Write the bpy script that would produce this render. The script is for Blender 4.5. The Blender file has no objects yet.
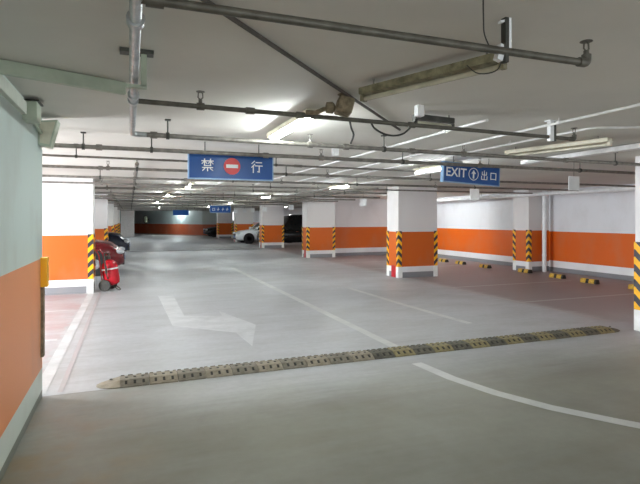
import bpy, bmesh, math, random
from mathutils import Vector, Matrix
random.seed(7)
C = bpy.context.scene.collection
PI = math.pi

# ------------------------------------------------------------ camera, world, exposure
cam_d = bpy.data.cameras.new('camera')
cam = bpy.data.objects.new('camera', cam_d); C.objects.link(cam)
cam.location = (0, 0, 1.6)
cam.rotation_euler = (PI/2, 0, math.radians(-20.9))
cam_d.sensor_width = 36; cam_d.lens = 36*498/640; cam_d.shift_y = -23/640
cam_d.clip_end = 300
bpy.context.scene.camera = cam
w = bpy.data.worlds.new('world'); bpy.context.scene.world = w; w.use_nodes = True
w.node_tree.nodes['Background'].inputs[0].default_value = (0.90, 0.95, 1.0, 1)
w.node_tree.nodes['Background'].inputs[1].default_value = .5
vs = bpy.context.scene.view_settings
vs.view_transform = 'Standard'; vs.look = 'None'; vs.gamma = 1; vs.use_curve_mapping = False
vs.exposure = 1.87
TUBE = 30.0        # emission of a lit tube

# daylight coming in through the opening in the outer left wall
dl = bpy.data.lights.new('daylight', 'AREA'); dl.shape = 'RECTANGLE'; dl.size = 5.4; dl.size_y = 2.0
dl.energy = 510; dl.color = (.90, .94, 1.0)
dlo = bpy.data.objects.new('daylight', dl); C.objects.link(dlo)
dlo.location = (-5.7, 7.9, 1.4); dlo.rotation_euler = (0, -PI/2-.08, 0)

# ------------------------------------------------------------ materials
def lin(h):
    c = [int(h[i:i+2], 16)/255 for i in (0, 2, 4)]
    return tuple(x/12.92 if x <= .04045 else ((x+.055)/1.055)**2.4 for x in c)+(1,)
def newmat(name):
    m = bpy.data.materials.new(name); m.use_nodes = True
    nt = m.node_tree; b = nt.nodes['Principled BSDF']
    return m, nt, b
def mixc(nt, fac, a, b):
    n = nt.nodes.new('ShaderNodeMix'); n.data_type = 'RGBA'
    for sock, v in ((n.inputs[0], fac), (n.inputs[6], a), (n.inputs[7], b)):
        if hasattr(v, 'is_linked') or isinstance(v, bpy.types.NodeSocket): nt.links.new(v, sock)
        else: sock.default_value = v
    return n.outputs[2]
def math_(nt, op, a, b=None, c=None):
    n = nt.nodes.new('ShaderNodeMath'); n.operation = op
    for i, v in enumerate((a, b, c)):
        if v is None: continue
        if isinstance(v, bpy.types.NodeSocket): nt.links.new(v, n.inputs[i])
        else: n.inputs[i].default_value = v
    return n.outputs[0]
def coords(nt, scale=(1, 1, 1), kind='Object'):
    t = nt.nodes.new('ShaderNodeTexCoord'); mp = nt.nodes.new('ShaderNodeMapping')
    mp.inputs['Scale'].default_value = scale
    nt.links.new(t.outputs[kind], mp.inputs[0]); return mp.outputs[0]
def noise(nt, scale, detail=4, stretch=(1, 1, 1), lo=.35, hi=.65, rough=.55):
    n = nt.nodes.new('ShaderNodeTexNoise'); n.inputs['Scale'].default_value = scale
    n.inputs['Detail'].default_value = detail; n.inputs['Roughness'].default_value = rough
    nt.links.new(coords(nt, stretch), n.inputs['Vector'])
    r = nt.nodes.new('ShaderNodeMapRange'); r.inputs[1].default_value = lo; r.inputs[2].default_value = hi
    nt.links.new(n.outputs[0], r.inputs[0]); return r.outputs[0]
def bump(nt, b, h, strength=.1, dist=.01):
    n = nt.nodes.new('ShaderNodeBump'); n.inputs['Strength'].default_value = strength; n.inputs['Distance'].default_value = dist
    nt.links.new(h, n.inputs['Height']); nt.links.new(n.outputs[0], b.inputs['Normal'])
def sep(nt):
    t = nt.nodes.new('ShaderNodeTexCoord'); s = nt.nodes.new('ShaderNodeSeparateXYZ')
    nt.links.new(t.outputs['Object'], s.inputs[0]); return s.outputs
def paint(name, a, b=None, rough=.5, metal=0, nscale=8, spec=.5, bmp=0, stretch=(1, 1, 1)):
    m, nt, p = newmat(name)
    b = b or a
    f = noise(nt, nscale, stretch=stretch)
    nt.links.new(mixc(nt, f, lin(a), lin(b)), p.inputs['Base Color'])
    p.inputs['Roughness'].default_value = rough; p.inputs['Metallic'].default_value = metal
    p.inputs['Specular IOR Level'].default_value = spec
    if bmp: bump(nt, p, f, bmp)
    return m
def glow(name, col, s):
    m, nt, p = newmat(name)
    p.inputs['Base Color'].default_value = lin(col); p.inputs['Emission Color'].default_value = lin(col)
    p.inputs['Emission Strength'].default_value = s; return m
def banded(name, bands, top, dirt='9a8f80', rough=.5, smudge=.25):
    """painted wall with horizontal bands: bands = [(z upper limit, colour)...]"""
    m, nt, p = newmat(name)
    z = sep(nt)[2]
    col = lin(bands[0][1])
    lims = [b[0] for b in bands]; cols = [b[1] for b in bands[1:]]+[top]
    for l, c in zip(lims, cols):
        g = math_(nt, 'GREATER_THAN', z, l)
        col = mixc(nt, g, col, lin(c))
    f = noise(nt, 1.3, 6, (1, 1, .6), .5, .8)
    f2 = math_(nt, 'MULTIPLY', f, smudge)
    nt.links.new(mixc(nt, f2, col, lin(dirt)), p.inputs['Base Color'])
    p.inputs['Roughness'].default_value = rough
    bump(nt, p, noise(nt, 30, 3), .05, .004)
    return m

M = {}
ORANGE = 'cd5f08'
M['column'] = banded('column_paint', [(.15, '85868a'), (.30, 'e9e9ea'), (1.25, ORANGE)], 'dedbd9')
M['wall_r'] = banded('right_wall_paint', [(.13, '86868a'), (.33, 'eeeeef'), (1.22, 'dc6200')], 'e4e5e8')
M['wall_b'] = banded('back_wall_paint', [(.13, '86868a'), (.33, 'e9e9ea'), (1.25, ORANGE)], 'e6e4e4')
M['wall_l'] = banded('left_wall_paint', [(.07, '6c7168'), (.27, 'c3cdc4'), (1.25, 'd68a58')], 'b9c8c2', dirt='84786a', smudge=.45)
M['wall_f'] = banded('far_wall_paint', [(.1, '8a8278'), (1.1, 'a8502c')], 'a8b8b8')
M['ceiling'] = paint('ceiling_paint', 'd7d4cb', 'cac7be', .8, nscale=.7)
M['pipe'] = paint('galvanised_pipe', '8b877f', '706c65', .45, .4, 14)
M['pipe_bright'] = paint('bright_galvanised_pipe', 'b9bcbb', '999c9b', .35, .55, 16)
M['pipe_dark'] = paint('dark_painted_pipe', '69665c', '524f46', .5, .3, 14)
M['conduit'] = paint('white_conduit', 'e8e8e6', 'd2d2ce', .4)
M['conduit_dark'] = paint('dark_conduit', '5a5650', '47433d', .6)
M['steel_dark'] = paint('dark_steel', '56564f', '3f403b', .5, .4)
M['green_metal'] = paint('green_grey_metal', 'b3bda9', 'a5af9b', .5)
M['trunk'] = paint('pale_trunking', 'bfc5b8', 'b2b8ab', .5)
M['cream_metal'] = paint('cream_enamel', 'd4d0ba', 'bdb8a0', .4)
M['olive_metal'] = paint('dusty_olive_enamel', '9a9578', '6d6850', .6, nscale=20)
M['dusty_brown'] = paint('dusty_brown_plastic', '8f8168', '665c48', .8, nscale=25)
M['white_plastic'] = paint('white_plastic', 'eef0f0', 'e2e4e4', .35)
M['tube'] = glow('lit_tube', 'f2fbff', TUBE)
M['tube_off'] = paint('unlit_tube', 'c9c5b0', 'b4b09a', .25)
M['black_rubber'] = paint('black_rubber', '24241f', '38362f', .7, nscale=20)
M['cable'] = paint('black_cable', '2a2a28', '3a3a36', .6)
M['yellow'] = paint('yellow_paint', 'e8a81c', 'd0921a', .45)
M['yellow_block'] = paint('dusty_yellow_rubber', 'd9ae3c', 'b08a34', .6, nscale=30)
M['amber'] = paint('amber_reflector', 'ffb81a', 'ffc226', .25)
M['red'] = paint('red_enamel', 'c01828', 'a8121f', .25)
M['red_strip'] = paint('red_reflective_tape', 'c8202c', 'b01a28', .3)
M['white'] = paint('white_paint', 'f2f2f0', 'e4e4e0', .5)
M['sign_white'] = paint('sign_white', 'f4f6f6', 'eceeee', .4)
M['sign_red'] = paint('sign_red', 'd83030', 'cc2a2a', .4)
M['sign_blue'] = paint('sign_blue', '00519c', '00488f', .35, nscale=2)
M['sign_frame'] = paint('sign_frame_aluminium', '8fb0d0', '7c9ec0', .4, .3)
M['glass'] = paint('tinted_glass', '14181a', '1c2224', .08)
M['lamp_glass'] = paint('clear_lamp_glass', 'd8dde0', 'c4cacf', .1)
M['tail'] = paint('red_lamp_glass', '9c1414', '7c0e0e', .15)
M['tyre'] = paint('tyre_rubber', '1a1a1a', '242424', .8)
M['rim'] = paint('alloy_rim', 'b0b3b6', '9a9da0', .3, .8)
M['grille'] = paint('black_grille', '101112', '1b1c1d', .5)
M['chrome'] = paint('chrome', 'd0d0d0', 'c0c0c0', .12, 1)
M['drain'] = paint('drain_grating', '50524f', '3a3c3a', .5, .5, 20)
M['mirror'] = paint('convex_mirror_face', 'dfe8d8', 'cfdcc8', .15)
M['car_red'] = paint('maroon_car_paint', '6d1f22', '611a1e', .22)
M['car_navy'] = paint('navy_car_paint', '23283a', '1d2231', .22)
M['car_white'] = paint('white_car_paint', 'e4e8ea', 'dce0e2', .22)
M['car_black'] = paint('black_car_paint', '17191b', '1d1f22', .2)

def hazard(name, slope):
    m, nt, p = newmat(name)
    x, y, z = sep(nt)
    s = math_(nt, 'ADD', math_(nt, 'ABSOLUTE', x), math_(nt, 'ABSOLUTE', y))
    v = math_(nt, 'ADD', z, math_(nt, 'MULTIPLY', s, slope))
    f = math_(nt, 'FRACT', math_(nt, 'DIVIDE', v, .215))
    g = math_(nt, 'GREATER_THAN', f, .5)
    nt.links.new(mixc(nt, g, lin('35333d'), lin('f6b608')), p.inputs['Base Color'])
    p.inputs['Roughness'].default_value = .4
    return m
M['hazard'] = hazard('black_yellow_hazard_stripes', 1.0)

def floor_mat():
    m, nt, p = newmat('epoxy_floor')
    x, y, z = sep(nt)
    big = noise(nt, .35, 5, (1, 1.6, 1), .3, .7)
    streak = noise(nt, 1.6, 6, (.5, 3.2, 1), .35, .7, .65)
    fine = noise(nt, 14, 5, (1, 1, 1), .35, .7)
    col = mixc(nt, big, lin('b4b6ba'), lin('aaaeb0'))
    col = mixc(nt, math_(nt, 'MULTIPLY', streak, .40), col, lin('cfd0d3'))
    cloud = noise(nt, .9, 5, (1, 1.8, 1), .40, .68, .6)
    col = mixc(nt, math_(nt, 'MULTIPLY', cloud, .42), col, lin('8f908c'))
    scuff = noise(nt, 3.0, 8, (.25, 2.6, 1), .52, .66, .7)
    col = mixc(nt, math_(nt, 'MULTIPLY', scuff, .22), col, lin('7f8080'))
    # reddish brown parking bays
    wob = math_(nt, 'MULTIPLY', math_(nt, 'SUBTRACT', streak, .5), .18)
    xr = math_(nt, 'ADD', x, wob)
    def ramp(v, a, b_, hi=1.0):
        n = nt.nodes.new('ShaderNodeMapRange'); n.interpolation_type = 'SMOOTHSTEP'
        n.inputs[1].default_value = a; n.inputs[2].default_value = b_; n.inputs[4].default_value = hi
        nt.links.new(v, n.inputs[0]); return n.outputs[0]
    bay = math_(nt, 'MULTIPLY', ramp(xr, 6.8, 7.3), ramp(y, 5.0, 6.6))
    col = mixc(nt, math_(nt, 'MULTIPLY', bay, .92), col, mixc(nt, streak, lin('7f6c69'), lin('968583')))
    bayl = math_(nt, 'MULTIPLY', math_(nt, 'LESS_THAN', xr, -.88), math_(nt, 'GREATER_THAN', y, 5.08))
    pink = math_(nt, 'MULTIPLY', bayl, math_(nt, 'ADD', .15, math_(nt, 'MULTIPLY', cloud, .7)))
    col = mixc(nt, pink, col, lin('b09496'))
    # older uncoated concrete before the seam, plus the left wall's shadow painted along it
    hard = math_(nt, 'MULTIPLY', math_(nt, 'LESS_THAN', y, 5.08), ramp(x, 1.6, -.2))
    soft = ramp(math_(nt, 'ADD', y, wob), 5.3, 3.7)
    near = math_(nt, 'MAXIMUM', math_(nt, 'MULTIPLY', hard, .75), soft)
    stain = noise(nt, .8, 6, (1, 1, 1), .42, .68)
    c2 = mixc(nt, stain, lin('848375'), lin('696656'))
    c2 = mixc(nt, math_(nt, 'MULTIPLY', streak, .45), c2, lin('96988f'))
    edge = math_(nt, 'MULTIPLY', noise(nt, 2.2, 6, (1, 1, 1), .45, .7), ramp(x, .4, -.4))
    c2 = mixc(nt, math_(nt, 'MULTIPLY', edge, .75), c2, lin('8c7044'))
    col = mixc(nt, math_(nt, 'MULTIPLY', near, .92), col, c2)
    col = mixc(nt, math_(nt, 'MULTIPLY', fine, .14), col, lin('6a6a66'))
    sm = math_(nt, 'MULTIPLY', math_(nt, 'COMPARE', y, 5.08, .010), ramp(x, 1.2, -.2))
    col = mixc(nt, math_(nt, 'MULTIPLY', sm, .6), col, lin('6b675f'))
    nt.links.new(col, p.inputs['Base Color'])
    r = math_(nt, 'ADD', math_(nt, 'MULTIPLY', streak, .16), .36)
    nt.links.new(math_(nt, 'ADD', r, math_(nt, 'MULTIPLY', near, .1)), p.inputs['Roughness'])
    p.inputs['Specular IOR Level'].default_value = .5
    return m
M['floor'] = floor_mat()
def mark_mat(name, col, wear):
    m, nt, p = newmat(name)
    f = noise(nt, 2.5, 7, (1, 1, 1), .35, .75, .7)
    nt.links.new(mixc(nt, math_(nt, 'MULTIPLY', f, wear), lin(col), lin('a0a3a3')), p.inputs['Base Color'])
    p.inputs['Roughness'].default_value = .5
    return m
M['line'] = mark_mat('worn_white_line', 'cccecb', .6)
M['line_bay'] = mark_mat('faint_bay_line', 'b5aead', .8)
M['line_red'] = mark_mat('faint_red_line', 'b3a8aa', .9)
M['arrow'] = mark_mat('worn_arrow_paint', 'cdcfd0', .75)

# ------------------------------------------------------------ mesh helpers
def B(): return bmesh.new()
def box(bm, x0, x1, y0, y1, z0, z1, mat=0):
    v = [bm.verts.new(p) for p in ((x0,y0,z0),(x1,y0,z0),(x1,y1,z0),(x0,y1,z0),(x0,y0,z1),(x1,y0,z1),(x1,y1,z1),(x0,y1,z1))]
    for f in ((3,2,1,0),(4,5,6,7),(0,1,5,4),(1,2,6,5),(2,3,7,6),(3,0,4,7)):
        bm.faces.new([v[i] for i in f]).material_index = mat
    return v
def obar(bm, p, q, wd, h, up=(0, 0, 1)):
    """oriented box from p to q"""
    p = Vector(p); q = Vector(q); d = (q-p).normalized(); up = Vector(up)
    s = d.cross(up)
    if s.length < 1e-4: s = d.cross(Vector((1, 0, 0)))
    s.normalize(); u = s.cross(d).normalized()
    v = []
    for e in (p, q):
        for a, b in ((-1,-1),(1,-1),(1,1),(-1,1)):
            v.append(bm.verts.new(e+s*a*wd/2+u*b*h/2))
    for f in ((3,2,1,0),(4,5,6,7),(0,1,5,4),(1,2,6,5),(2,3,7,6),(3,0,4,7)):
        bm.faces.new([v[i] for i in f])
def tube(bm, pts, r, n=12, cap=True):
    pts = [Vector(p) for p in pts]; rings = []
    ref = None
    for i, p in enumerate(pts):
        d = ((pts[min(i+1, len(pts)-1)]-p).normalized()+(p-pts[max(i-1, 0)]).normalized())
        if d.length < 1e-6: d = pts[min(i+1, len(pts)-1)]-pts[max(i-1, 0)]
        d.normalize()
        if ref is None:
            ref = d.orthogonal().normalized()
        ref = (ref-d*ref.dot(d)).normalized()
        s = d.cross(ref)
        k = 1.0
        if 0 < i < len(pts)-1:
            c = (pts[i+1]-p).normalized().dot(d); k = 1/max(c, .5)
        rr = r[i] if isinstance(r, (list, tuple)) else r
        rings.append([bm.verts.new(p+(ref*math.cos(2*PI*j/n)+s*math.sin(2*PI*j/n))*rr*(k if k > 1.0 else 1)) for j in range(n)])
    for a, b in zip(rings, rings[1:]):
        for j in range(n): bm.faces.new((a[j], a[(j+1) % n], b[(j+1) % n], b[j]))
    if cap:
        bm.faces.new(rings[0][::-1]); bm.faces.new(rings[-1])
def bend(pts, rad=.05, n=5):
    """round the corners of a polyline"""
    P = [Vector(p) for p in pts]; out = [P[0]]
    for a, b, c in zip(P, P[1:], P[2:]):
        u = (a-b).normalized()*rad; v = (c-b).normalized()*rad
        for k in range(n+1):
            t = k/n; out.append((b+u)*(1-t)**2+b*2*t*(1-t)+(b+v)*t*t)
    out.append(P[-1]); return out
def lathe(bm, prof, c=(0, 0, 0), n=20, axis='z'):
    rings = []
    for r, h in prof:
        ring = []
        for j in range(n):
            a = 2*PI*j/n; x, y = r*math.cos(a), r*math.sin(a)
            p = {'z': (x, y, h), 'x': (h, x, y), 'y': (x, h, y)}[axis]
            ring.append(bm.verts.new(Vector(p)+Vector(c)))
        rings.append(ring)
    for a, b in zip(rings, rings[1:]):
        for j in range(n): bm.faces.new((a[j], a[(j+1) % n], b[(j+1) % n], b[j]))
    bm.faces.new(rings[0][::-1]); bm.faces.new(rings[-1])
def poly(bm, pts, z0, z1):
    lo = [bm.verts.new((x, y, z0)) for x, y in pts]; hi = [bm.verts.new((x, y, z1)) for x, y in pts]
    bm.faces.new(lo[::-1]); bm.faces.new(hi); n = len(pts)
    for i in range(n): bm.faces.new((lo[i], lo[(i+1) % n], hi[(i+1) % n], hi[i]))
def obj(name, bm, m, parent=None, loc=None, smooth=False, bevel=0, label=None):
    bmesh.ops.recalc_face_normals(bm, faces=bm.faces)
    me = bpy.data.meshes.new(name); bm.to_mesh(me); bm.free()
    for x in (m if isinstance(m, list) else [m]): me.materials.append(M[x] if isinstance(x, str) else x)
    o = bpy.data.objects.new(name, me); C.objects.link(o)
    if parent: o.parent = parent
    if loc: o.location = loc
    if smooth:
        me.polygons.foreach_set('use_smooth', [True]*len(me.polygons))
        me.set_sharp_from_angle(angle=math.radians(40))
    if bevel:
        b = o.modifiers.new('bevel', 'BEVEL'); b.width = bevel; b.segments = 2; b.limit_method = 'ANGLE'
    if label: o['label'] = label
    return o
def thing(name, label, cat, loc=(0, 0, 0), rotz=0, group=None):
    o = bpy.data.objects.new(name, None); C.objects.link(o); o.empty_display_size = .1
    o.location = loc; o.rotation_euler = (0, 0, rotz)
    o['label'] = label; o['category'] = cat
    if group: o['group'] = group
    return o
def tag(o, label, cat, group=None):
    o['label'] = label; o['category'] = cat
    if group: o['group'] = group
    return o
def struct(name, bm, m, **k):
    o = obj(name, bm, m, **k); o['kind'] = 'structure'; return o

# ------------------------------------------------------------ structure
CH = 2.5
X0, X1, Y0, Y1 = -5.4, 12.1, -2.5, 62.0
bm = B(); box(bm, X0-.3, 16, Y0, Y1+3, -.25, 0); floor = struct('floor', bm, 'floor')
bm = B(); box(bm, X0-.3, 16, Y0, Y1+3, CH, CH+.25); struct('ceiling', bm, 'ceiling')
bm = B(); box(bm, -2.0, -.735, Y0, 5.07, 0, CH); struct('wall_left', bm, 'wall_l')
bm = B(); box(bm, X0-.3, X0, Y0, 5.3, 0, CH); box(bm, X0-.3, X0, 10.7, Y1, 0, CH); struct('wall_left_outer', bm, 'wall_b')
bm = B(); box(bm, X1, X1+.3, Y0, 20.2, 0, CH); struct('wall_right', bm, 'wall_r')
bm = B(); box(bm, 8.07, X1, 19.9, 20.2, 0, CH); struct('wall_back', bm, 'wall_b')
bm = B(); box(bm, 12.9, 13.2, 20.2, Y1, 0, CH); box(bm, X1+.3, 12.9, 19.9, 20.2, 0, CH); struct('wall_right_far', bm, 'wall_b')
bm = B()
fw = [(-5.4, 61.0), (-.8, 59.5), (6.3, 47.2), (8.2, 46.2)]
back = [(8.4, 46.4), (6.5, 47.5), (-.6, 59.8), (-5.4, 61.3)]
poly(bm, fw+back, 0, CH); struct('wall_far', bm, 'wall_f')
# the far pale wall end beside the ramp
bm = B(); box(bm, -.75, .38, 47.5, 48.2, 0, CH)
tag(obj('square_pillar', bm, 'white'), 'plain white square pillar at the far end, left of the brown ramp wall', 'pillar')

# floor markings (paint, children of the floor)
def mark(name, pts, m, label=None):
    b = B(); poly(b, pts, .0005, .0025); return obj(name, b, m, floor, label=label)
def strip(name, path, wd, m, label=None):
    L = []; R = []
    P = [Vector((x, y, 0)) for x, y in path]
    for i, p in enumerate(P):
        d = (P[min(i+1, len(P)-1)]-P[max(i-1, 0)]).normalized(); s = Vector((-d.y, d.x, 0))*wd/2
        L.append(p+s); R.append(p-s)
    b = B()
    lo = [[b.verts.new((q.x, q.y, .0025)) for q in L], [b.verts.new((q.x, q.y, .0025)) for q in R]]
    for i in range(len(P)-1): b.faces.new((lo[0][i], lo[1][i], lo[1][i+1], lo[0][i+1]))
    return obj(name, b, m, floor, label=label)
strip('lane_line', [(3.13, 16.3), (3.12, 12), (3.11, 8), (3.10, 5.50)], .13, 'line', 'long straight white lane line')
strip('lane_line', [(2.97, 4.78), (3.02, 4.2), (3.14, 3.7), (3.33, 3.25), (3.6, 2.83), (3.95, 2.35), (4.4, 1.9)], .13, 'line', 'curving white lane line')
strip('lane_line', [(4.74, 10.6), (4.78, 8), (4.86, 6.3)], .12, 'line', 'short white lane line')
strip('bay_line', [(6.95, 19.2), (6.95, 12.6)], .1, 'line_bay')
strip('bay_line', [(6.98, 11.8), (6.98, 9), (7.02, 5.7)], .1, 'line_bay')
for y in (9.75, 7.55, 14.3, 16.7):
    strip('bay_line', [(7.03, y), (10.7, y)], .09, 'line_bay')
strip('bay_line', [(-.78, 5.15), (-.78, 11.8)], .12, 'arrow', 'white edge line by the left wall')
strip('bay_line', [(-.60, 5.15), (-.60, 11.8)], .05, 'line_red', 'faint red edge line')
for y in (7.4, 9.7):
    strip('bay_line', [(-.9, y), (-5, y)], .1, 'arrow')
mark('turn_arrow', [(.55, 10.85), (.85, 10.77), (.84, 8.49), (1.43, 8.25), (1.45, 8.70), (1.78, 7.38), (1.44, 6.16), (1.40, 6.98), (.60, 7.75)], 'arrow',
     'worn white right turn arrow')
# drain channel
bm = B(); box(bm, -.7, 6.7, 26.0, 26.25, .001, .006)
obj('drain_channel', bm, 'drain', floor)

# ------------------------------------------------------------ pillars
def guard(parent, cx, cy, sx, sy):
    """L-shaped corner guard; sx, sy point outward"""
    t = .012; L = .10
    def ell(b, z0, z1, L, t):
        xs = sorted((sx*t, -sx*L)); ys = sorted((0, sy*t))
        box(b, xs[0], xs[1], ys[0], ys[1], z0, z1)
        xs = sorted((0, sx*t)); ys = sorted((0, -sy*L))
        box(b, xs[0], xs[1], ys[0], ys[1], z0, z1)
    b = B(); ell(b, .30, 1.27, L, t)
    obj('corner_guard', b, 'hazard', parent, (cx, cy, 0), label='yellow and black striped corner guard')
    b = B(); ell(b, 0, .30, L+.02, t)
    obj('corner_foot', b, 'white', parent, (cx, cy, 0), label='white corner foot')
def column(x0, x1, y0, y1, label, corners=((-1,-1),(1,-1),(-1,1),(1,1)), red=True):
    cx, cy = (x0+x1)/2, (y0+y1)/2
    t = thing('square_pillar', label, 'pillar', (cx, cy, 0))
    hx, hy = (x1-x0)/2, (y1-y0)/2
    b = B(); box(b, -hx, hx, -hy, hy, 0, CH); obj('shaft', b, 'column', t)
    for sx, sy in corners: guard(t, sx*hx, sy*hy, sx, sy)
    if red:
        b = B(); box(b, -hx-.006, -hx, -hy+.13, -hy+.38, 0.0, .32); obj('reflective_strip', b, 'red_strip', t, label='red reflective strip')
    return t
YS = [4.45, 11.85, 19.28, 26.70, 34.10, 41.5, 48.9]
names = ['white and orange pillar at the right edge of view, nearest pillar',
         'white and orange pillar in the middle, nearest whole pillar facing the camera',
         'white and orange pillar at the left end of the back wall',
         'white and orange pillar between the white car and the black van',
         'white and orange pillar behind the small blue far sign',
         'distant orange and white pillar left of the pillar by the white car',
         'most distant orange pillar in the right row, past the dark car']
for y, n in zip(YS, names): column(6.8, 8.03, y, y+.63, n)
names = ['white and orange pillar beside the red fire extinguisher trolley',
         'white and orange pillar just behind the maroon car',
         'white and orange pillar just behind the navy car',
         'far left pillar, fourth along the left row',
         'far left pillar, fifth along the left row']
for y, n in zip(YS[1:6], names): column(-2.05, -.75, y, y+.63, n, red=False)
column(11.3, X1, 11.85, 12.5, 'orange and white pillar built against the right wall beside a white downpipe', ((-1,-1),(-1,1)), False)

# downpipe and pipe along the right wall
t = thing('downpipe', 'white vertical downpipe beside the pillar on the right wall', 'pipe', (11.72, 11.66, 0))
b = B(); tube(b, [(0, 0, 0), (0, 0, CH)], .062, 16); obj('pipe', b, 'white_plastic', t, smooth=True)
for z in (.5, 1.5, 2.3):
    b = B(); tube(b, [(0, 0, z-.02), (0, 0, z+.02)], .068, 16); obj('clamp', b, 'white_plastic', t, smooth=True)
t = thing('wall_pipe', 'long white pipe running along the top of the right wall', 'pipe', (11.2, 0, 2.33))
b = B(); tube(b, [(0, -2, 0), (0, 19.8, 0)], .055, 14); obj('pipe', b, 'white_plastic', t, smooth=True)
for y in (1.5, 4.5, 7.5, 10.5, 13.5, 16.5):
    b = B(); tube(b, [(0, y-.03, 0), (0, y+.03, 0)], .068, 14); obj('coupling', b, 'white_plastic', t, smooth=True)
    b = B(); tube(b, [(0, y+.4, .05), (0, y+.4, CH-2.33)], .006, 6); obj('hanger', b, 'pipe', t)

# ------------------------------------------------------------ speed bump
def speed_bump():
    t = thing('speed_bump', 'long low rubber speed bump in black and dusty yellow sections across the aisle', 'speed bump', (0, 5.22, 0))
    W = .30; prof = [(-W/2, 0), (-W/2, .012), (-.065, .052), (.065, .052), (W/2, .012), (W/2, 0)]
    n = 24; x = -.09; L = .270
    dy = M['dusty_bump_yellow'] = paint('dusty_bump_yellow', '978c66', '7d7454', .75, nscale=18)
    M['dusty_bump_black'] = paint('dusty_bump_black', '6c685a', '504e44', .75, nscale=18)
    M['bump_tan'] = paint('bump_thick_dust_tan', '989080', '837b68', .8, nscale=16)
    M['bump_grey'] = paint('bump_thick_dust_grey', '888274', '706b5e', .8, nscale=16)
    def slope_block(b, x0, x1, s):
        # raised grip block lying on the slope
        y0, z0 = s*(W/2-.015), .016; y1, z1 = s*.078, .049
        v = [b.verts.new(p) for p in ((x0,y0,z0-.01),(x1,y0,z0-.01),(x1,y1,z1-.01),(x0,y1,z1-.01),(x0,y0,z0+.007),(x1,y0,z0+.007),(x1,y1,z1+.007),(x0,y1,z1+.007))]
        for f in ((3,2,1,0),(4,5,6,7),(0,1,5,4),(1,2,6,5),(2,3,7,6),(3,0,4,7)): b.faces.new([v[i] for i in f])
    for i in range(n):
        x0 = x+i*L; x1 = x0+L-.006
        b = B()
        r = [[b.verts.new((q, y, z)) for y, z in prof] for q in (x0, x1)]
        k = len(prof)
        for j in range(k): b.faces.new((r[0][j], r[0][(j+1) % k], r[1][(j+1) % k], r[1][j]))
        b.faces.new(r[0][::-1]); b.faces.new(r[1])
        o = None
        for s in (-1, 1):
            for a, w_ in ((.0, .034), (.072, .046), (.152, .046), (.232, .028)):
                if a == 0: a = .006
                slope_block(b, x0+a, x0+a+w_, s)
        o = obj('bump_section', b, ('dusty_bump_yellow' if i % 2 else 'dusty_bump_black') if i > 9 else ('bump_tan' if i % 2 else 'bump_grey'), t,
                label='dusty yellow section' if i % 2 else 'black section')
        for a in (.044, .122, .202):
            b = B()
            q = [b.verts.new(p) for p in ((x0+a+.002, -.125, .026), (x0+a+.024, -.125, .026), (x0+a+.024, -.085, .0455), (x0+a+.002, -.085, .0455))]
            b.faces.new(q); g_ = obj('slot', b, 'black_rubber', o); sm_ = g_.modifiers.new('solid', 'SOLIDIFY'); sm_.thickness = .004; sm_.offset = 0
        for a in (.06, .135, .21):
            b = B(); lathe(b, [(.002, -.001), (.014, 0), (.012, .006), (.002, .007)], (x0+a, 0, .052), 10)
            obj('bolt', b, 'steel_dark', o)
    for s, xe, ln in ((-1, x, .21), (1, x+n*L, .21)):
        b = B(); rows = []
        for q in range(7):
            f = q/6; sc = math.sqrt(max(0, 1-f*f))*.75+.25
            rows.append([b.verts.new((xe+s*ln*f, y*(sc*.85+.15*(1-f)), z*(1-f*.85))) for y, z in prof])
        for a, c in zip(rows, rows[1:]):
            for j in range(len(prof)): b.faces.new((a[j], a[(j+1) % 6], c[(j+1) % 6], c[j]))
        b.faces.new(rows[0]); b.faces.new(rows[-1])
        e = obj('end_cap', b, 'bump_tan' if s < 0 else 'dusty_bump_black', t, label='rounded end cap')
        b = B(); lathe(b, [(.0, -.001), (.016, 0), (.013, .008), (0, .009)], (xe+s*.08, 0, .046), 10); obj('bolt', b, 'steel_dark', e)
speed_bump()

# ------------------------------------------------------------ wheel stops
def stop(x, y, label):
    t = thing('wheel_stop', label, 'wheel stop', (x, y, 0), 0, 'wheel stops along the right wall')
    pr = [(-.07, 0), (-.07, .03), (-.045, .10), (.045, .10), (.07, .03), (.07, 0)]
    b = B()
    def seg(b, y0, y1, g=0):
        r = [[b.verts.new((px+(g if px > 0 else -g), q, pz+(g if pz > 0 else 0))) for px, pz in pr] for q in (y0, y1)]
        for j in range(6): b.faces.new((r[0][j], r[0][(j+1) % 6], r[1][(j+1) % 6], r[1][j]))
        b.faces.new(r[0][::-1]); b.faces.new(r[1])
    seg(b, -.245, .215); obj('rubber_body', b, 'black_rubber', t, bevel=.008)
    for c in (-.115, .125):
        b = B(); seg(b, c-.075, c+.075, .004); obj('yellow_block', b, 'yellow_block', t)
for x, y, l in [(10.95, 15.75, 'yellow and black wheel stop on the bay floor, farthest one, beside the central pillar'),
                (10.95, 14.72, 'yellow and black wheel stop, second nearest to the central pillar'),
                (10.9, 13.35, 'yellow and black wheel stop, last before the pillar on the right wall'),
                (11.05, 11.75, 'yellow and black wheel stop right at the foot of the pillar on the right wall'),
                (10.85, 10.35, 'yellow and black wheel stop just right of the white downpipe'),
                (10.75, 9.25, 'yellow and black wheel stop in front of bare orange wall, right of centre bay'),
                (10.75, 7.95, 'yellow and black wheel stop half hidden by the right edge pillar')]:
    stop(x, y, l)

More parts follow.
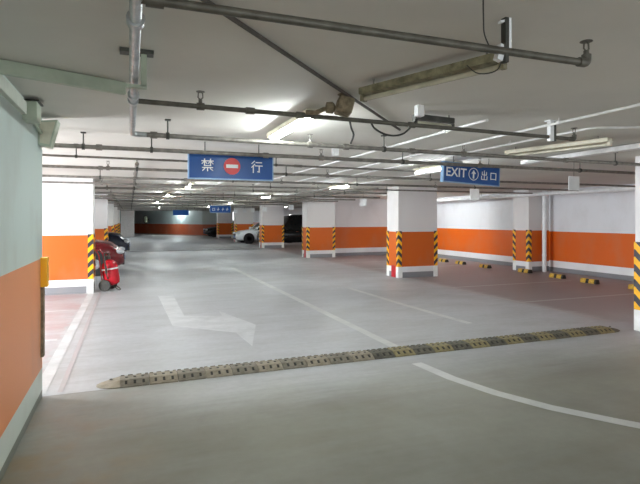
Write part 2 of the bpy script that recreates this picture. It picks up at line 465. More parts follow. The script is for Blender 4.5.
# ------------------------------------------------------------ cars
def lerp_tab(tab, s):
    for (a, va), (b, vb) in zip(tab, tab[1:]):
        if s <= b:
            t = (s-a)/(b-a) if b > a else 0
            t = t*t*(3-2*t)*.5+t*.5
            return va+(vb-va)*t
    return tab[-1][1]
def car(name, label, paintm, x, y, rotz, L=4.5, W=1.78, H=1.45, suv=False, grp=None, hood=None):
    """nose towards local -x; origin under the nose"""
    t = thing(name, label, 'car', (x, y, 0), rotz, grp)
    hood = hood or (.98 if suv else .90)
    top = [(0, .60), (.03, .74), (.10, hood-.06), (.28, hood+.03), (.34, hood+.07), (.80, hood+.10), (.92, hood+.10), (1, .80)]
    if suv: top = [(0, .70), (.02, .92), (.08, hood), (.26, hood+.06), (.95, hood+.12), (1, .98)]
    wid = [(0, .62), (.03, .80), (.10, .94), (.3, 1), (.8, 1), (.94, .94), (1, .82)]
    bot = [(0, .28), (.05, .20), (.9, .22), (1, .34)]
    b = B(); rings = []; N = 26
    for i in range(N+1):
        s = i/N; s = s*s*(3-2*s)*.4+s*.6
        zt = lerp_tab(top, s); hw = lerp_tab(wid, s)*W/2; zb = lerp_tab(bot, s)
        nose = 0
        ring = []
        zc = (zt+zb)/2; hh = (zt-zb)/2
        for j in range(20):
            a = 2*PI*j/20; ca, sa = math.cos(a), math.sin(a)
            ex = .42
            yy = math.copysign(abs(ca)**ex, ca)*hw
            zz = zc+math.copysign(abs(sa)**ex, sa)*hh
            if zz > zc: yy *= 1-.10*((zz-zc)/hh)**2
            ring.append(b.verts.new((s*L, yy, zz)))
        rings.append(ring)
    for a, c in zip(rings, rings[1:]):
        for j in range(20): b.faces.new((a[j], a[(j+1) % 20], c[(j+1) % 20], c[j]))
    b.faces.new(rings[0][::-1]); b.faces.new(rings[-1])
    body = obj('body', b, paintm, t, smooth=True)
    # greenhouse
    if suv: st = [(.24, hood+.02, .94), (.34, H-.10, .80), (.42, H-.01, .76), (.7, H, .76), (.93, H-.05, .74), (.985, hood+.05, .88)]
    else: st = [(.26, hood-.02, .92), (.40, H-.10, .74), (.48, H, .70), (.64, H-.01, .70), (.80, H-.18, .74), (.92, hood, .88)]
    def green(b, k, z_off=0):
        prev = None
        for s, zt, ww in st:
            z0 = hood-.03
            hw = ww*W/2*k
            ring = [b.verts.new((s*L, sy*q, zz)) for sy, q, zz in
                    ((-1, W/2*.90*k, z0), (-1, hw, z0+(zt-z0)*.85), (-1, hw*.86, zt+z_off), (1, hw*.86, zt+z_off), (1, hw, z0+(zt-z0)*.85), (1, W/2*.90*k, z0))]
            if prev:
                for j in range(5): b.faces.new((prev[j], prev[j+1], ring[j+1], ring[j]))
            else: b.faces.new(ring)
            prev = ring
        b.faces.new(prev[::-1])
    b = B(); green(b, 1); obj('window_glass', b, 'glass', t, smooth=True)
    # roof skin and pillars
    b = B()
    i0, i1 = (1, 4)
    prev = None
    for s, zt, ww in st[i0:i1+1]:
        hw = ww*W/2
        r = [b.verts.new((s*L, q, zt+dz)) for q, dz in ((-hw*.95, -.06), (-hw*.84, .012), (0, .03), (hw*.84, .012), (hw*.95, -.06))]
        if prev:
            for j in range(4): b.faces.new((prev[j], prev[j+1], r[j+1], r[j]))
        prev = r
    ro = obj('roof', b, paintm, t, smooth=True)
    so = ro.modifiers.new('solid', 'SOLIDIFY'); so.thickness = .02
    for sy in (-1, 1):
        b = B()
        z0 = hood
        def P(s, zt, ww, f):
            lo = Vector((s*L, sy*W/2*.905, z0)); hi = Vector((s*L, sy*ww*W/2*.99, z0+(zt-z0)*.85)); return lo.lerp(hi, f)
        obar(b, P(*st[0], 0), P(*st[1], 1), .05, .05)
        obar(b, P(*st[-1], 0), P(*st[-2], 1), .05, .07)
        m_ = st[2][:1][0]+.10; obar(b, P(m_, H, .7, 0), P(m_, H, .72, 1), .05, .06)
        obj('window_pillar', b, paintm, t)
    # wheels
    R = .35 if suv else .315
    for s in (.175, .80):
        for sy in (-1, 1):
            b = B(); yc = sy*(W/2-.10)
            lathe(b, [(R*.6, -.10), (R*.94, -.10), (R, -.07), (R, .07), (R*.94, .10), (R*.6, .10)], (s*L, yc, R), 24, 'y')
            wh = obj('wheel', b, 'tyre', t, smooth=True)
            b = B(); lathe(b, [(.01, sy*.085), (R*.2, sy*.105), (R*.62, sy*.098), (R*.64, sy*.08), (.01, sy*.06)], (s*L, yc, R), 20, 'y')
            obj('rim', b, 'rim', wh, smooth=True)
            b = B(); lathe(b, [(R*1.14, -.02), (R*1.16, 0), (R*1.14, .02), (R*.5, .02), (R*.5, -.02)], (s*L, sy*(W/2-.012), R+.02), 24, 'y')
            obj('wheel_arch', b, 'grille', t)
    # nose details
    for sy in (-1, 1):
        b = B(); lathe(b, [(.02, -.10), (.10, -.08), (.13, -.02), (.10, .06), (.02, .12)], (.11, sy*W*.35, .66 if not suv else .78), 14, 'y')
        for v in b.verts: v.co.z = (v.co.z-(.66 if not suv else .78))*.62+(.66 if not suv else .78)
        obj('headlight', b, 'lamp_glass', t, smooth=True)
        b = B(); box(b, L-.06, L+.012, sy*W*.38-.12, sy*W*.38+.12, .72, .90); obj('tail_light', b, 'tail', t, bevel=.02)
        b = B(); lathe(b, [(.02, -.09), (.075, -.07), (.085, .02), (.06, .08), (.01, .1)], (.285*L, sy*(W/2+.07), hood+.09), 12, 'y')
        obj('side_mirror', b, paintm, t, smooth=True)
        b = B(); box(b, .42*L, .45*L, sy*W/2*.985-.012, sy*W/2*.985+.012, hood-.13, hood-.11); obj('door_handle', b, 'chrome', t)
    b = B(); box(b, -.012, .06, -.34, .34, .50, .64); obj('grille', b, 'grille', t, bevel=.01)
    b = B(); box(b, -.012, .08, -.45, .45, .26, .38); obj('bumper_intake', b, 'grille', t, bevel=.01)
    b = B(); box(b, -.028, -.012, -.22, .22, .40, .50); obj('number_plate', b, 'sign_blue', t, bevel=.004)
    return t
car('parked_car', 'maroon car nosing out of the left bay, directly behind the fire extinguisher trolley', 'car_red', -.16, 16.2, PI, L=4.4, hood=1.0, H=1.55)
car('parked_car', 'dark navy car nosing out of the left bay, behind the maroon car', 'car_navy', -.02, 23.1, PI, L=4.5, H=1.6, hood=1.07)
car('parked_car', 'white car nosing out between two pillars in the right row', 'car_white', 6.42, 32.55, 0, L=4.4)
car('parked_car', 'small dark car in the distance beside the far end of the right pillar row', 'car_black', 6.2, 45.2, 0, L=4.3)
car('parked_van', 'tall black van standing in the gap left of the back wall pillar', 'car_black', 7.05, 28.45, 0, L=4.7, W=1.88, H=1.84, suv=True)

# ------------------------------------------------------------ fire extinguisher trolley
t = thing('fire_extinguisher_trolley', 'red wheeled fire extinguisher trolley standing by the left pillar', 'fire extinguisher', (-.36, 12.12, 0), math.radians(72))
tl = math.radians(-9)
Rt = Matrix.Rotation(tl, 4, 'X')
def tr(b, z=.11):
    bmesh.ops.transform(b, matrix=Matrix.Translation((0, 0, z)) @ Rt, verts=b.verts)
b = B(); lathe(b, [(.02, 0), (.10, .01), (.155, .05), (.172, .12), (.172, .42), (.155, .50), (.10, .555), (.045, .58), (.04, .60), (.0, .60)], n=24); tr(b)
tank = obj('tank', b, 'red', t, smooth=True)
b = B()
for dz in (.36,): lathe(b, [(.174, dz), (.1745, dz+.001), (.1745, dz+.03), (.174, dz+.031)], n=24)
tr(b); obj('label_band', b, 'white', tank)
b = B(); lathe(b, [(.045, 0), (.05, .03), (.05, .07), (.02, .10), (.0, .1)], (0, 0, .59), 14); obar(b, (-.02, 0, .68), (.14, 0, .72), .03, .015); obar(b, (-.02, 0, .65), (.12, 0, .65), .03, .012); tr(b)
obj('valve', b, 'steel_dark', t, smooth=True)
b = B(); pts = [(.02, .08, .72), (-.04, .10, .84), (-.14, .14, .84), (-.22, .10, .70), (-.24, .06, .50), (-.22, .04, .30), (-.18, .04, .28)]
tube(b, bend(pts, .05), .014, 8); obj('hose', b, 'black_rubber', t, smooth=True)
b = B(); tube(b, [(-.24, .07, .58), (-.235, .05, .40)], [.02, .032], 10); obj('nozzle', b, 'black_rubber', t, smooth=True)
b = B()
for s in (-1, 1): tube(b, bend([(s*.13, .17, .12), (s*.13, .22, .50), (s*.12, .26, .80), (s*.11, .33, .90)], .05), .012, 8)
tube(b, [(-.11, .33, .90), (.11, .33, .90)], .012, 8); obar(b, (-.14, .20, .35), (.14, .20, .35), .03, .01)
obj('handle_frame', b, 'red', t, smooth=True)
b = B(); tube(b, [(-.22, .10, .13), (.22, .10, .13)], .012, 8)
obj('axle', b, 'steel_dark', t)
for s in (-1, 1):
    b = B(); lathe(b, [(.085, -.02), (.125, -.022), (.13, 0), (.125, .022), (.085, .02)], (s*.21, .10, .13), 24, 'x')
    wh = obj('wheel', b, 'black_rubber', t, smooth=True)
    b = B(); lathe(b, [(.085, -.015), (.085, .015), (.07, .015), (.07, -.015)], (s*.21, .10, .13), 20, 'x')
    for k in range(5):
        a = 2*PI*k/5; obar(b, (s*.21, .10, .13), (s*.21, .10+.08*math.cos(a), .13+.08*math.sin(a)), .02, .012, (1, 0, 0))
    obj('hub', b, 'cream_metal', wh)
b = B(); tube(b, bend([(-.07, 0, .14), (-.07, -.16, .012), (.07, -.16, .012), (.07, 0, .14)], .04), .011, 8); obj('foot', b, 'steel_dark', t, smooth=True)

# ------------------------------------------------------------ sprinkler pipes
def sprinkler(b, x, y, z, h=.10):
    tube(b, [(x, y, z), (x, y, z+h*.35)], .013, 8)
    for s in (-1, 1): tube(b, [(x, y, z+h*.3), (x+s*.016, y, z+h*.45), (x+s*.014, y, z+h*.75), (x, y, z+h*.88)], .004, 6)
    tube(b, [(x, y, z+h*.85), (x, y, z+h*.88)], [.03, .028], 12)
ZP = 2.35
def pipe_run(label, Y, x0, x1, z=ZP, r=.018, m='pipe', couplings=(), hangers=(), heads=(), endup=False, drop=(), y1=None, startcap=False):
    y1 = Y if y1 is None else y1
    f = lambda x: Y+(y1-Y)*(x-x0)/(x1-x0)
    t = thing('sprinkler_pipe', label, 'pipe', (x0, Y, z), 0, None)
    o = Vector((x0, Y, z))
    def L(p): return Vector(p)-o
    b = B(); tube(b, [L((x0, Y, z)), L((x1, y1, z))], r, 12); obj('pipe', b, m, t, smooth=True)
    for x in couplings:
        b = B(); tube(b, [L((x-.03, f(x-.03), z)), L((x+.03, f(x+.03), z))], r*1.45, 12); obj('coupling', b, m, t, smooth=True)
    for x in hangers:
        b = B(); tube(b, [L((x, f(x), z)), L((x, f(x), CH))], .007, 6)
        tube(b, [L((x-.014, f(x), z)), L((x+.014, f(x), z))], r*1.45, 12)
        box(b, *(L((x-.025, 0, 0))[0], L((x+.025, 0, 0))[0]), f(x)-Y-.025, f(x)-Y+.025, CH-z-.012, CH-z)
        obj('hanger', b, 'steel_dark', t)
    for x in heads:
        b = B(); p = L((x, f(x), z+r)); sprinkler(b, *p, h=.095); obj('sprinkler_head', b, m, t)
        b = B(); tube(b, [L((x-.025, f(x), z)), L((x+.025, f(x), z))], r*1.5, 12); obj('coupling', b, m, t, smooth=True)
    for x, zz in drop:
        b = B(); tube(b, [L((x, f(x), z)), L((x, f(x), z+zz))], .012, 8); obj('drop_pipe', b, m, t, smooth=True)
    if endup:
        b = B(); tube(b, bend([L((x1-.03, y1, z)), L((x1+.02, y1, z)), L((x1+.02, y1, z+.04))], .018), r*1.3, 12); obj('elbow', b, m, t, smooth=True)
        b = B(); sprinkler(b, *L((x1+.02, y1, z+.03)), h=.085); obj('sprinkler_head', b, m, t)
    return t
# long feed pipe along the aisle
t = thing('feed_pipe', 'thick grey feed pipe running straight away overhead, left of centre', 'pipe', (.02, 0, ZP))
b = B(); tube(b, bend([(0, -2, 0), (0, 4.69, 0), (.12, 4.69, 0)], .05), .023, 14); obj('pipe', b, 'pipe_bright', t, smooth=True)
for y in (2.0, 3.22, 3.36):
    b = B(); tube(b, [(0, y-.022, 0), (0, y+.022, 0)], .034, 14); obj('coupling', b, 'pipe_bright', t, smooth=True)
b = B(); box(b, .035, .065, 2.82, 2.86, -.04, .13); box(b, -.04, .065, 2.82, 2.86, -.05, -.035)
obj('hanger', b, 'green_metal', t)
b = B(); box(b, -.07, .10, 2.80, 2.87, .13, .15); obj('hanger_plate', b, 'steel_dark', t)
pipe_run('dark grey sprinkler pipe nearest the camera, ending in an upturned sprinkler', 1.80, .03, 2.03, r=.017, m='pipe_dark', couplings=(.08,), endup=True, y1=1.78)
pipe_run('grey sprinkler pipe passing above the bright tube, ending past the cream lamp', 3.37, .03, 3.88, r=.0165, m='pipe_dark', couplings=(.78, 1.15, 2.1), heads=(.44,), endup=True, y1=3.52)
pipe_run('grey sprinkler pipe turning off the end of the feed pipe', 4.69, .10, 8.5, r=.022, m='pipe', couplings=(.2, 2.1, 2.9, 5.2), heads=(1.7, 3.6), hangers=(.32, 2.55, 6.1), y1=4.9)
pipe_run('grey sprinkler pipe running across just above the no entry sign', 5.67, -3, 11, r=.023, couplings=(-.3, 1.5, 3.4), hangers=(-.45, .22, 3.35, 6.5), heads=(2.2, 4.6), y1=5.8)
pipe_run('thin pipe behind the no entry sign with orange tee', 6.55, -3, 4.2, r=.014, couplings=(2.2, 2.25), hangers=(-.6, 1.9), y1=6.75)
pipe_run('grey cross pipe level with the exit sign', 7.95, -3, 11, r=.022, couplings=(-.4, 1.6, 4.0), heads=(-.30, 3.2, 6.4), hangers=(.10, 2.45, 5.3), y1=8.1)
pipe_run('grey cross pipe just beyond the exit sign', 9.8, -3, 11, r=.022, couplings=(1.0, 3.6), heads=(.08, 2.9, 6.6), hangers=(-.5, 1.9, 4.6, 7.7))
pipe_run('grey cross pipe above the face of the central pillar', 11.4, -3, 11, r=.020, hangers=(.12, 3.1, 6.2), heads=(-.55, 1.2, 4.3))
yy = 12.75; i = 0
ord_ = ['behind the near pillars', 'second beyond the near pillars', 'third beyond the near pillars', 'fourth beyond the near pillars', 'fifth beyond the near pillars',
        'sixth beyond the near pillars', 'seventh beyond the near pillars', 'eighth beyond the near pillars', 'ninth beyond the near pillars', 'tenth beyond the near pillars', 'eleventh beyond the near pillars']
for i, y in enumerate([12.75, 15.2, 17.2, 18.9, 21.5, 24.5, 28.0, 31.5, 35.5, 40, 45]):
    pipe_run('grey cross pipe high under the ceiling, '+ord_[i], y, -3, 8 if y < 20 else 9, r=.027, hangers=(.1, 3.0, 5.6), heads=(-.5, 1.7, 4.2), z=2.33)
# second pipe down the aisle, short riser stubs
for X, ya, yb, l in [(.10, 7.9, 46, 'long grey pipe running down the left side of the aisle ceiling'), (6.25, 12, 46, 'long grey pipe running down the right side of the aisle ceiling')]:
    t = thing('feed_pipe', l, 'pipe', (X, ya, 2.42))
    b = B(); tube(b, [(0, 0, 0), (0, yb-ya, 0)], .03, 12); obj('pipe', b, 'pipe', t, smooth=True)

# ------------------------------------------------------------ white conduits
def conduit(label, pts, r=.012, m='conduit', clips=True):
    o = Vector(pts[0]); t = thing('conduit', label, 'conduit', o)
    P = [Vector(p)-o for p in pts]
    b = B(); tube(b, bend(P, .06) if len(P) > 2 else P, r, 8); obj('conduit_tube', b, m, t, smooth=True)
    if clips:
        d = P[1]-P[0]; n = max(1, int(d.length/1.2))
        for k in range(n):
            p = P[0]+d*((k+.5)/n)
            b = B(); obar(b, p-Vector((0, .012, 0)), p+Vector((0, .012, 0)), r*2.8, CH-o.z-p.z+r if False else r*2.6)
            tube(b, [p, p+Vector((0, 0, CH-.001-(o.z+p.z)))], .004, 6)
            obj('clip', b, m, t)
zc = 2.455
conduit('white conduit running down the ceiling, passing left of the bracket by the cream lamp', [(3.56, -1, zc), (3.56, 11.5, zc)])
conduit('white conduit right of centre that bends away to the right', [(4.08, 11.5, zc), (4.05, 3.9, zc), (4.05, 3.45, zc), (4.6, 3.2, zc), (5.5, 3.1, zc)], r=.011)
conduit('white conduit ending beside the lamp left of the exit sign', [(2.88, 3.5, zc), (2.88, 12, zc)])
conduit('white conduit crossing above the exit sign', [(5.2, 6.5, zc), (5.2, 18, zc)])
conduit('thin white conduit along the aisle beyond the no entry sign', [(2.0, 7.5, zc), (2.0, 22, zc)])
conduit('dark conduit running diagonally across the near ceiling', [(.10, 1.86, 2.485), (2.50, 4.33, 2.485)], r=.012, m='conduit_dark', clips=False)

# white cable trunking at right
b = B(); obar(b, (5.62, 1.0, 2.46), (5.62, 6.0, 2.46), .12, .06)
tag(obj('cable_trunking', b, 'conduit', bevel=.004), 'wide white cable trunking running toward the right edge of the ceiling', 'trunking')
b = B(); obar(b, (-.735, 3.24, 2.457), (-.03, 3.52, 2.457), .04, .08)
tag(obj('cable_trunking', b, 'green_metal', bevel=.004), 'pale green trunking from the left wall to the feed pipe', 'trunking')
b = B(); box(b, -.75, -.70, -1, 4.15, 2.36, 2.45)
tag(obj('cable_trunking', b, 'trunk', bevel=.004), 'pale trunking along the top of the near left wall', 'trunking')

# ------------------------------------------------------------ lamps
def lamp(label, x, y, z=2.40, ang=0, lit=True, body='cream_metal', L=1.25, rods=True, grp=None, power=1, wd=.055):
    t = thing('tube_lamp', label, 'lamp', (x, y, z), ang, grp)
    b = B(); poly(b, [(-wd, -L/2), (wd, -L/2), (wd, L/2), (-wd, L/2)], .0, .045)
    obj('housing', b, body, t, bevel=.006)
    for s in (-1, 1):
        b = B(); box(b, -.02, .02, s*(L/2-.01)-.014, s*(L/2-.01)+.014, -.04, 0); obj('end_cap', b, body, t)
    b = B(); tube(b, [(0, -L/2+.02, -.025), (0, L/2-.02, -.025)], .016, 10)
    obj('tube', b, ('tube%.1f' % power) if lit else 'tube_off', t, smooth=True)
    if rods and z < CH-.06:
        for s in (-1, 1):
            b = B(); tube(b, [(0, s*L*.4, .045), (0, s*L*.4, CH-z)], .006, 6); obj('hanger', b, 'pipe', t)
    return t
LIT = [(1.36, 4.32, 1.3, 'lit tube lamp above the no entry sign, brightest on the ceiling'),
       (4.62, 6.85, 1, 'lit tube lamp just left of the exit sign'),
       (1.35, 12.5, 1.5, 'lit tube lamp glowing behind the left end of the no entry sign'),
       (4.95, 11.6, 1.2, 'lit tube lamp between the no entry sign and the central pillar'),
       (1.2, 17.5, 1.7, 'lit tube lamp added over the aisle, behind the near cars'),  # mid-aisle lamp added for more light beyond the near pillars
       (4.6, 17.5, 1.7, 'lit tube lamp added over the right of the aisle in front of the back wall pillar'),  # added lamp, brightens the aisle's right half
       (1.2, 24, 2.6, 'lit tube lamp over the left of the aisle, middle distance'),
       (4.6, 24, 1.8, 'lit tube lamp added over the right of the aisle near the black van'),  # added to carry more light down the right of the aisle
       (4.6, 31, 1.8, 'lit tube lamp added over the right of the aisle near the white car'),  # extra lamp put in to brighten the far aisle
       (2.0, 38, 4.0, 'lit tube lamp added far down the aisle near the small blue sign'),  # added lamp, made strong to lift the far end
       (-.3, 43.5, 3.0, 'lit tube lamp added in front of the plain white far pillar'),  # added to brighten the white pillar behind it
       (-3.3, 16, 7.0, 'lit tube lamp added in the left parking bay of the maroon car'),  # unseen lamp, added strong to brighten the left row of pillars
       (-3.3, 23.2, 4.0, 'lit tube lamp added in the left parking bay of the navy car'),  # out of sight, added to make the left bays bright
       (4.3, 50, 4.5, 'lit tube lamp farthest away, before the ramp wall'),
       (-3.3, 31, 4.0, 'lit tube lamp added in the far left parking bay'),  # another unseen lamp, added to light the far left pillars
       (-.1, -.6, 1.25, 'lit tube lamp added behind the viewpoint, over the left of the aisle'),  # added fill for the near ceiling and aisle, never in view
       (9.6, 16.3, 3.6, 'lit tube lamp added in the bay in front of the back wall'),  # hidden by the central pillar, added to brighten the back wall
       (9.6, 23, 1.8, 'lit tube lamp added above the black van bay'),  # added side-bay lamp, extra light behind the back wall
       (9.6, 31, 1.8, 'lit tube lamp added above the white car bay'),  # added to lift the far right bays
       (9.3, 3.4, 2.2, 'lit tube lamp added over the near right parking bay, outside the view')]  # added off camera to light the right bay and wall
for k in sorted({q[2] for q in LIT}): M['tube%.1f' % k] = glow('lit_tube', 'f2fbff', TUBE*k)
for x, y, k, l in LIT: lamp(l, x, y, z=2.42 if y != 4.32 else 2.43, power=k)
lamp('cream unlit tube lamp hanging right of the exit sign', 4.62, 4.45, z=2.42, ang=math.radians(14), lit=False)
lamp('dusty olive unlit tube lamp nearest the camera, hanging at the upper right', 1.61, 2.50, z=2.41, ang=math.radians(22), lit=False, body='olive_metal', L=.98, wd=.042)
lamp('unlit tube lamp beside a small white box, above the exit sign', 2.42, 3.62, z=2.43, ang=math.radians(-84), lit=False, body='steel_dark', L=.42, wd=.03)
# junction box beside that lamp
b = B(); box(b, 2.11, 2.17, 3.37, 3.43, 2.41, CH)
tag(obj('junction_box', b, 'white_plastic', bevel=.006), 'small white junction box on the ceiling with a cable looping down', 'box')
b = B(); box(b, 2.31, 2.38, 5.58, 5.66, 2.37, CH)
tag(obj('junction_box', b, 'white_plastic', bevel=.006), 'small white junction box on the pipes in the centre', 'box')

# brackets on the ceiling
t = thing('ceiling_bracket', 'steel bracket holding the nearest sprinkler pipe at the upper right', 'bracket', (1.58, 1.79, CH))
b = B(); box(b, -.018, .0, -.015, .015, -.20, 0); obj('steel_channel', b, 'steel_dark', t)
b = B(); box(b, .002, .015, -.015, .015, -.15, 0); obj('white_channel', b, 'white_plastic', t)
b = B(); obar(b, (-.04, 0, -.022), (.018, 0, -.006), .02, .01); obj('top_plate', b, 'white_plastic', t)
b = B(); obar(b, (-.04, .01, -.19), (-.02, .01, -.12), .03, .03); obj('clamp', b, 'white_plastic', t)
t = thing('ceiling_bracket', 'white bracket holding the sprinkler pipe beside the cream lamp', 'bracket', (3.60, 3.50, CH))
b = B(); box(b, -.028, .012, -.02, .02, -.19, 0); obj('white_channel', b, 'white_plastic', t)
b = B(); box(b, .014, .04, -.02, .02, -.19, 0); obj('steel_channel', b, 'steel_dark', t)
b = B(); box(b, -.05, .12, -.03, .03, -.012, 0); obj('top_plate', b, 'white_plastic', t)

# cables
def cable(label, pts, r=.006):
    o = Vector(pts[0]); b = B(); P = [Vector(p)-o for p in pts]
    Q = []
    for i in range(len(P)-1):
        p0 = P[max(i-1, 0)]; p1 = P[i]; p2 = P[i+1]; p3 = P[min(i+2, len(P)-1)]
        for k in range(6):
            u = k/6
            Q.append(.5*((2*p1)+(p2-p0)*u+(2*p0-5*p1+4*p2-p3)*u*u+(3*p1-p0-3*p2+p3)*u**3))
    Q.append(P[-1])
    tube(b, Q, r, 8); tag(obj('cable', b, 'cable', loc=o, smooth=True), label, 'cable')
cable('black cable drooping in a loop below the middle sprinkler pipe', [(1.72, 3.43, 2.36), (1.78, 3.46, 2.30), (1.92, 3.50, 2.265), (2.06, 3.50, 2.29), (2.14, 3.42, 2.40)], .008)
cable('thin dark wire hanging from the ceiling to the near olive lamp', [(1.17, 1.40, 2.5), (1.22, 1.50, 2.46), (1.34, 1.65, 2.40), (1.42, 1.74, 2.385), (1.52, 1.82, 2.36)], .003)
cable('thin wire loop under the end of the near olive lamp', [(1.64, 2.15, 2.40), (1.66, 2.10, 2.35), (1.70, 2.06, 2.34), (1.73, 2.02, 2.355), (1.74, 2.0, 2.41)], .003)
cable('short bent cable hanging beside the diagonal conduit', [(1.90, 4.20, 2.5), (1.96, 4.30, 2.46), (2.02, 4.38, 2.41), (2.10, 4.62, 2.37)], .010)

# ------------------------------------------------------------ ceiling camera (dusty)
t = thing('surveillance_camera', 'dusty brown box camera on an arm by the middle sprinkler pipe', 'camera', (1.43, 3.27, 2.405), math.radians(-15))
b = B(); box(b, -.052, .062, -.08, .09, -.055, .06)
bmesh.ops.rotate(b, verts=b.verts, cent=(0, 0, 0), matrix=Matrix.Rotation(math.radians(14), 3, 'Y'))
obj('housing', b, 'dusty_brown', t, bevel=.014)
b = B(); lathe(b, [(.03, .12), (.034, .09), (.034, .07)], (0, 0, 0), 16, 'y'); obj('lens', b, 'glass', t, smooth=True)
b = B(); lathe(b, [(.02, -.03), (.038, -.025), (.042, .02), (.025, .035)], (-.10, 0, -.01), 14, 'x'); obj('joint', b, 'dusty_brown', t, smooth=True)
b = B(); tube(b, bend([(-.05, 0, -.02), (-.14, .01, -.02), (-.21, .02, -.05), (-.27, .03, -.045)], .03), [.02]*20, 10) if False else tube(b, [(-.05, 0, -.01), (-.14, .01, -.02), (-.20, .02, -.045), (-.27, .03, -.04)], .017, 10)
obj('arm', b, 'dusty_brown', t, smooth=True)
b = B(); tube(b, [(0, .03, .05), (0, .03, CH-2.40)], .015, 10); lathe(b, [(.04, 0), (.04, .008)], (0, .03, CH-2.409), 14)
obj('mount', b, 'dusty_brown', t, smooth=True)
# left wall box and floodlight
t = thing('wall_box', 'pale green electrical box at the top of the near left wall', 'box', (-.75, 4.28, 2.42))
b = B(); box(b, 0, .11, -.10, .08, -.09, .05); obj('cover', b, 'green_metal', t, bevel=.006)
b = B(); box(b, -.0, .125, -.11, .09, .05, .06); obj('lid', b, 'steel_dark', t)
t = thing('wall_lamp', 'pale green slanted wall lamp at the end of the left wall', 'lamp', (-.75, 4.95, 2.34))
b = B()
v = [b.verts.new(p) for p in ((.01,-.12,.10),(.17,-.12,.12),(.11,-.10,-.12),(.01,-.10,-.10),(.01,.06,.10),(.17,.06,.12),(.11,.06,-.12),(.01,.06,-.10))]
for f in ((3,2,1,0),(4,5,6,7),(0,1,5,4),(1,2,6,5),(2,3,7,6),(3,0,4,7)): b.faces.new([v[i] for i in f])
obj('housing', b, 'green_metal', t, bevel=.008)
b = B(); v = [b.verts.new(p) for p in ((.03,-.128,.085),(.15,-.128,.10),(.10,-.108,-.10),(.03,-.108,-.085))]; b.faces.new(v)
pn = obj('front_panel', b, 'cream_metal', t); s_ = pn.modifiers.new('solid', 'SOLIDIFY'); s_.thickness = .006
b = B(); tube(b, [(.03, -.62, .07), (.04, -.12, .0)], .014, 8); obj('conduit_arm', b, 'green_metal', t, smooth=True)
# amber reflector on the left wall end
t = thing('edge_reflector', 'amber reflector strip on the end of the near left wall', 'reflector', (-.735, 5.0, 1.0))
b = B(); box(b, 0, .022, -.02, .06, -.62, -.005); obj('backing', b, 'dusty_brown', t)
b = B(); box(b, .0, .055, -.035, .06, .0, .26); obj('reflector_face', b, 'amber', t, bevel=.003)

# ------------------------------------------------------------ signs
GL = {
 'jin': [((.26,1),(.26,.52),.085),((.03,.84),(.49,.84),.08),((.25,.82),(.05,.60),.07),((.27,.82),(.45,.62),.07),
         ((.74,1),(.74,.52),.085),((.52,.84),(.97,.84),.08),((.73,.82),(.55,.62),.07),((.75,.82),(.96,.60),.07),
         ((.22,.45),(.78,.45),.075),((.08,.29),(.92,.29),.08),((.50,.29),(.50,.02),.09),((.27,.21),(.10,.04),.075),((.72,.21),(.92,.06),.075)],
 'xing': [((.32,.98),(.08,.76),.08),((.34,.72),(.06,.44),.08),((.21,.56),(.21,0),.09),
          ((.44,.86),(.94,.86),.08),((.38,.58),(1,.58),.08),((.72,.58),(.72,.05),.09),((.74,.05),(.58,.09),.08)],
 'chu': [((.5,1),(.5,.05),.09),((.16,.86),(.16,.55),.085),((.16,.55),(.84,.55),.085),((.84,.86),(.84,.55),.085),
         ((.06,.40),(.06,.05),.085),((.06,.05),(.94,.05),.085),((.94,.40),(.94,.05),.085)],
 'kou': [((.12,.85),(.12,.08),.095),((.12,.85),(.88,.85),.09),((.88,.85),(.88,.08),.095),((.12,.14),(.88,.14),.09)]}
def glyph(name, key, x, z, s, parent, y=-.031, m='sign_white', sx=1.0):
    b = B()
    for i, ((ax, az), (bx_, bz), wd) in enumerate(GL[key]):
        obar(b, (x+ax*s*sx, y-i*.0002, z+az*s), (x+bx_*s*sx, y-i*.0002, z+bz*s), wd*s, .004, (0, 1, 0)) if False else stroke(b, x+ax*s*sx, z+az*s, x+bx_*s*sx, z+bz*s, wd*s, y-i*.0002)
    obj(name, b, m, parent)
def stroke(b, ax, az, bx_, bz, wd, y):
    d = Vector((bx_-ax, 0, bz-az)).normalized(); s = Vector((-d.z, 0, d.x))*wd/2; e = d*wd*.35
    A = Vector((ax, 0, az))-e; Bq = Vector((bx_, 0, bz))+e
    q = [A-s, A+s, Bq+s, Bq-s]
    f = [b.verts.new((p.x, y-.003, p.z)) for p in q]; k = [b.verts.new((p.x, y+.001, p.z)) for p in q]
    b.faces.new(f); b.faces.new(k[::-1])
    for i in range(4): b.faces.new((f[i], f[(i+1) % 4], k[(i+1) % 4], k[i]))
def text(parent, s, x, z, size, y=-.034, m='sign_white'):
    cu = bpy.data.curves.new('t', 'FONT'); cu.body = s; cu.size = size; cu.extrude = .0015; cu.offset = size*.014
    o = bpy.data.objects.new('t', cu); C.objects.link(o)
    dg = bpy.context.evaluated_depsgraph_get(); me = bpy.data.meshes.new_from_object(o.evaluated_get(dg))
    me.transform(Matrix.Translation((x, y, z)) @ Matrix.Rotation(PI/2, 4, 'X'))
    bpy.data.objects.remove(o); me.materials.clear(); me.materials.append(M[m])
    q = bpy.data.objects.new('lettering', me); C.objects.link(q); q.parent = parent
    return q
def sign_box(t, W, H, D=.05, fr=.013):
    b = B(); box(b, -W/2, W/2, -D/2, D/2, -H, 0); obj('panel', b, 'sign_blue', t)
    b = B()
    for a in ((-W/2-fr, W/2+fr, 0, fr), (-W/2-fr, W/2+fr, -H-fr, -H)): box(b, a[0], a[1], -D/2-.008, D/2+.008, a[2], a[3])
    for a in ((-W/2-fr, -W/2), (W/2, W/2+fr)): box(b, a[0], a[1], -D/2-.008, D/2+.008, -H, 0)
    obj('frame', b, 'sign_frame', t)
